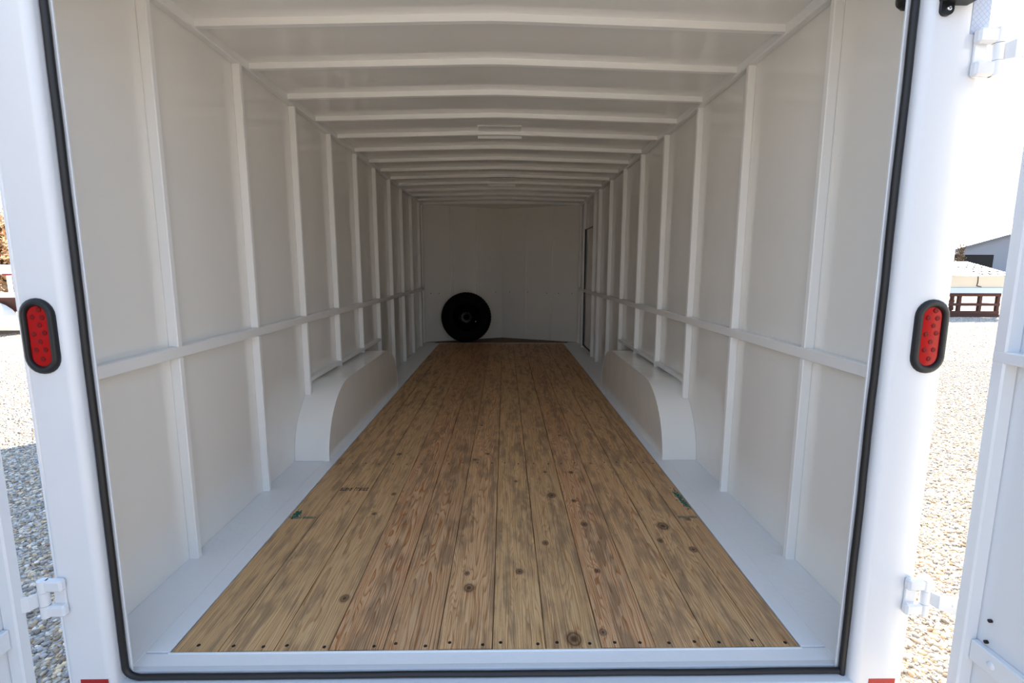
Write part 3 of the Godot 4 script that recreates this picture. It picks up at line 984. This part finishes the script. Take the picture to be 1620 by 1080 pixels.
func brackets():
	var root := thing("door_holder", "black plastic door holder with a bright screw, high on the right post", "door holder", V(1.088, 1.793, 1.2375))
	var st := mb()
	smooth_prism(st, rounded_rect(-0.038, 0.040, -0.042, 0.11, 0.014), 0.014, -0.038, 0.040, -0.042, 0.11, 0.0, 0.036, Basis.IDENTITY, Vector3.ZERO)
	obj("housing", st.commit(), M.black, root)
	st = mb()
	smooth_prism(st, rounded_rect(-0.036, -0.006, -0.066, -0.02, 0.013), 0.013, -0.036, -0.006, -0.066, -0.02, 0.0, 0.008, Basis.IDENTITY, Vector3.ZERO)
	obj("screw_tab", st.commit(), M.black, root)
	st = mb()
	lathe(st, PackedVector2Array([Vector2(0.006, 0.007), Vector2(0.0055, 0.0105), Vector2(0.003, 0.012), Vector2(0.0001, 0.0115)]), 12, Transform3D(Basis.IDENTITY, Vector3(-0.019, -0.052, 0)))
	obj("screw", st.commit(), M.chrome, root)
	var inner := thing("latch_keeper", "small black rounded fitting inside the opening, high on the right behind the seal", "fitting", V(1.209, 1.905, 1.51))
	st = mb()
	lathe(st, PackedVector2Array([Vector2(0.034, 0.0), Vector2(0.034, 0.03), Vector2(0.028, 0.042), Vector2(0.014, 0.048), Vector2(0.0001, 0.049)]), 20, Transform3D(Basis(Vector3.UP, -PI / 2), Vector3.ZERO))
	obj("knob", st.commit(), M.black, inner)
	st = mb()
	lathe(st, PackedVector2Array([Vector2(0.007, 0.047), Vector2(0.006, 0.052), Vector2(0.0001, 0.053)]), 10, Transform3D(Basis(Vector3.UP, -PI / 2), Vector3.ZERO))
	obj("bolt", st.commit(), M.chrome, inner)

func light_plates():
	for a in [[3.70, 3.93, "white dome light mounting plate on the fifth roof bow, the nearer of the two"], [5.80, 6.13, "white dome light mounting plate far down the ceiling, the farther of the two"]]:
		var mid: float = (a[0] + a[1]) * 0.5
		var root := thing("mounting_plate", a[2], "plate", V(0.012, 2.139, mid), "mounting plates on the ceiling")
		var h: float = (a[1] - a[0]) * 0.5
		var st := mb()
		bx(st, Vector3(-0.155, 0.0, -h), Vector3(0.155, 0.005, h), 0.001)
		obj("plate", st.commit(), M.tube, root)
		st = mb()
		bx(st, Vector3(-0.165, -0.028, -h), Vector3(0.165, 0.001, -h + 0.004), 0.001)
		obj("folded_lip", st.commit(), M.tube, root)

# ------------------------------------------------------------------ yard behind
func tree(called: String, label: String, at: Vector3, h: float, r: float, c: Color, count: int, sd: int):
	var root := thing(called, label, "tree", at, "")
	var g := RandomNumberGenerator.new()
	g.seed = sd
	var bark := mat(Color(0.36, 0.29, 0.23), 0.9)
	var st := mb()
	sweep(st, PackedVector3Array([Vector3(0, 0, 0), Vector3(0.1, h * 0.3, 0), Vector3(0, h * 0.6, 0), Vector3(0.1, h * 0.9, 0)]), Vector3(0, 0, 1), circle(0.12, 8), false)
	for k in 14:
		var a := g.randf() * TAU
		var y := h * g.randf_range(0.3, 0.75)
		var tip := Vector3(cos(a) * r * 0.8, y + h * 0.2, sin(a) * r * 0.8)
		cyl(st, Vector3(0.05, y, 0), tip, 0.03, 5)
	obj("trunk", st.commit(), bark, root)
	var lf := mb()
	tri(lf, Vector3(0, 0, 0), Vector3(0.5, 0.5, 0.08), Vector3(-0.4, 0.6, 0), Vector3.BACK, Vector3.BACK, Vector3.BACK)
	tri(lf, Vector3(-0.4, 0.6, 0), Vector3(0.5, 0.5, 0.08), Vector3(0.05, 1.1, 0), Vector3.BACK, Vector3.BACK, Vector3.BACK)
	var mm := MultiMesh.new()
	mm.transform_format = MultiMesh.TRANSFORM_3D
	mm.use_colors = true
	mm.mesh = lf.commit()
	mm.instance_count = count
	for i in count:
		var v := Vector3(g.randfn(), g.randfn(), g.randfn()).normalized() * pow(g.randf(), 0.45)
		var p := Vector3(v.x * r, h * 0.62 + v.y * h * 0.4, v.z * r)
		mm.set_instance_transform(i, Transform3D(Basis.from_euler(Vector3(g.randf() * TAU, g.randf() * TAU, 0)).scaled(Vector3.ONE * g.randf_range(0.1, 0.2)), p))
		mm.set_instance_color(i, (c * g.randf_range(0.7, 1.25)).srgb_to_linear())
	var m := MultiMeshInstance3D.new()
	m.name = "leaves"
	m.multimesh = mm
	var lm := mat(Color(1, 1, 1), 0.8)
	lm.vertex_color_use_as_albedo = true
	lm.cull_mode = BaseMaterial3D.CULL_DISABLED
	m.material_override = lm
	m.set_meta("kind", "stuff")
	root.add_child(m, true)

func wheel(parent: Node3D, at: Vector3, r: float, w: float):
	var st := mb()
	lathe(st, PackedVector2Array([Vector2(r * 0.55, w * 0.5), Vector2(r * 0.9, w * 0.5), Vector2(r, w * 0.35), Vector2(r, -w * 0.35), Vector2(r * 0.9, -w * 0.5), Vector2(r * 0.55, -w * 0.5)]), 24, Transform3D(Basis.IDENTITY, at))
	var t := obj("wheel", st.commit(), M.tire, parent)
	st = mb()
	lathe(st, PackedVector2Array([Vector2(r * 0.56, w * 0.5), Vector2(r * 0.5, w * 0.35), Vector2(r * 0.2, w * 0.2), Vector2(0.0001, w * 0.25)]), 20, Transform3D(Basis.IDENTITY, at))
	obj("rim", st.commit(), M.white, t)

func background():
	# right: steel building, then a flatbed trailer stacked with pale panels, on a dark frame
	var grey := mat(Color(0.55, 0.57, 0.6), 0.6)
	var roofm := mat(Color(0.4, 0.41, 0.43), 0.5)
	var b := thing("building", "grey steel building with low gable roof and wide dark doorway beyond the gravel", "building", V(52, GROUND, 52))
	var st := mb()
	var w := 13.0
	prism(st, PackedVector2Array([Vector2(-w, 0), Vector2(w, 0), Vector2(w, 2.85), Vector2(0, 6.5), Vector2(-w, 2.85)]), 7.0, -14.0)
	obj("wall", st.commit(), grey, b)
	st = mb()
	for e in [-1.0, 1.0]:
		var q := [Vector2(e * (w + 0.5), 2.72), Vector2(0, 6.5), Vector2(0, 6.75), Vector2(e * (w + 0.5), 2.97)]
		prism(st, PackedVector2Array(q), 7.3, -14.3)
	obj("roof", st.commit(), roofm, b)
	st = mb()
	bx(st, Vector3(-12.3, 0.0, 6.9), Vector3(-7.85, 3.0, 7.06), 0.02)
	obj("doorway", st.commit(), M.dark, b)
	tree("bare_tree", "small thin tree beside the grey building, its twigs against the white sky", V(38.4, GROUND, 42.0), 3.9, 0.4, Color(0.6, 0.52, 0.4), 160, 3)
	var cream := mat(Color(0.87, 0.81, 0.7), 0.6)
	var rust := mat(Color(0.3, 0.17, 0.13), 0.7)
	var pale := mat(Color(0.8, 0.85, 0.92), 0.5)
	var f := thing("flatbed_trailer", "dark brown flatbed trailer with pale blue deck edge, parked on the gravel", "trailer", V(17.2, GROUND, 18.6))
	st = mb()
	bx(st, Vector3(-3.2, 0.86, -1.1), Vector3(0.78, 1.05, 1.1), 0.01)
	obj("deck_edge", st.commit(), pale, f)
	for y in [[0.10, 0.22], [0.40, 0.50], [0.74, 0.86]]:
		st = mb()
		bx(st, Vector3(-3.1, y[0], 0.85), Vector3(0.62, y[1], 0.98), 0.01)
		obj("frame_beam", st.commit(), rust, f)
		st = mb()
		bx(st, Vector3(-3.1, y[0], -0.98), Vector3(0.62, y[1], -0.85), 0.01)
		obj("frame_beam", st.commit(), rust, f)
	for x in [-3.0, -1.9, -0.9, -0.15, 0.5]:
		st = mb()
		bx(st, Vector3(x, 0.0, 0.86), Vector3(x + 0.11, 0.86, 0.97), 0.01)
		obj("frame_post", st.commit(), rust, f)
		st = mb()
		bx(st, Vector3(x, 0.0, -0.97), Vector3(x + 0.11, 0.86, -0.86), 0.01)
		obj("frame_post", st.commit(), rust, f)
	st = mb()
	bx(st, Vector3(-3.2, 0.0, -1.0), Vector3(0.72, 0.1, 1.0), 0.01)
	obj("skid", st.commit(), rust, f)
	var box1 := thing("panel_stack", "cream coloured crate lying on the flatbed trailer beyond the right post", "crate", V(17.2, GROUND + 1.05, 18.6))
	st = mb()
	bx(st, Vector3(-3.2, 0.0, -1.0), Vector3(0.70, 0.42, 1.0), 0.02)
	obj("crate_body", st.commit(), cream, box1)
	st = mb()
	sweep(st, PackedVector3Array([Vector3(-0.35, 0.40, 1.01), Vector3(-0.34, 0.2, 1.012), Vector3(-0.36, 0.07, 1.012), Vector3(-0.2, 0.03, 1.02)]), Vector3(0, 0, 1), circle(0.012, 6), false)
	obj("strap", st.commit(), M.dark, box1)
	var lid := thing("white_cover", "white sheet metal cover on the crate, ending in an open lattice on its right", "cover", V(17.2, GROUND + 1.475, 18.6))
	st = mb()
	var slope := Transform3D(Basis(Vector3.RIGHT, 0.25), Vector3(0, 0.0, 1.0))
	bx(st, Vector3(-3.2, 0.0, -2.0), Vector3(-0.45, 0.06, 0.0), 0.01, slope)
	obj("sheet", st.commit(), M.white, lid)
	for i in 7:
		st = mb()
		bx(st, Vector3(-0.46, 0.0, -0.08 - i * 0.32), Vector3(1.0, 0.018, -i * 0.32), 0.004, slope)
		obj("slat", st.commit(), M.white, lid)
	for i in 5:
		st = mb()
		bx(st, Vector3(-0.28 + i * 0.3, 0.004, -2.0), Vector3(-0.2 + i * 0.3, 0.022, 0.0), 0.004, slope)
		obj("slat", st.commit(), M.white, lid)
	# left: white utility trailer, autumn trees behind
	var u := thing("utility_trailer", "white utility trailer with rails and rounded fender, parked beyond the left post", "trailer", V(-12.6, GROUND, 12.5))
	st = mb()
	bx(st, Vector3(-4.0, 1.52, -0.05), Vector3(1.2, 1.76, 0.05), 0.01)
	obj("top_rail", st.commit(), M.white, u)
	st = mb()
	bx(st, Vector3(-4.0, 0.96, -0.06), Vector3(1.2, 1.08, 0.06), 0.01)
	obj("bottom_rail", st.commit(), M.white, u)
	for x in [-2.6, -1.05, 0.46]:
		st = mb()
		bx(st, Vector3(x, 1.08, -0.04), Vector3(x + 0.07, 1.52, 0.04), 0.01)
		obj("rail_post", st.commit(), M.white, u)
	st = mb()
	bx(st, Vector3(0.39, 1.50, 0.05), Vector3(0.62, 1.535, 0.055), 0.002)
	obj("red_tape", st.commit(), M.red, u)
	st = mb()
	var arch := PackedVector2Array()
	for i in 13:
		var a := PI * i / 12
		arch.append(Vector2(-0.35 + cos(a) * 0.95, 0.40 + sin(a) * 0.52))
	for i in 13:
		var a := PI * (12 - i) / 12
		arch.append(Vector2(-0.35 + cos(a) * 0.5, 0.36 + sin(a) * 0.08))
	prism(st, arch, 0.35, 0.0)
	obj("fender", st.commit(), M.white, u)
	wheel(u, Vector3(-0.35, 0.34, 0.18), 0.33, 0.2)
	wheel(u, Vector3(-2.0, 0.34, 0.18), 0.33, 0.2)
	st = mb()
	bx(st, Vector3(-4.0, 0.60, -1.9), Vector3(1.2, 0.96, -0.1), 0.02)
	obj("bed", st.commit(), rust, u)
	var ts := [[-16.6, 17.0, 3.4, 1.5, Color(0.76, 0.62, 0.46)], [-19.0, 18.6, 4.0, 1.9, Color(0.7, 0.58, 0.42)], [-15.2, 18.4, 3.1, 1.5, Color(0.66, 0.6, 0.42)]]
	var ls := ["brown autumn tree behind the white utility trailer, the nearest to it", "tall brown autumn tree far left, behind the utility trailer", "olive brown bushy tree hidden mostly by the left post"]
	for i in 3:
		tree("autumn_tree", ls[i], V(ts[i][0], GROUND, ts[i][1]), ts[i][2], ts[i][3], ts[i][4], 2600, 20 + i)
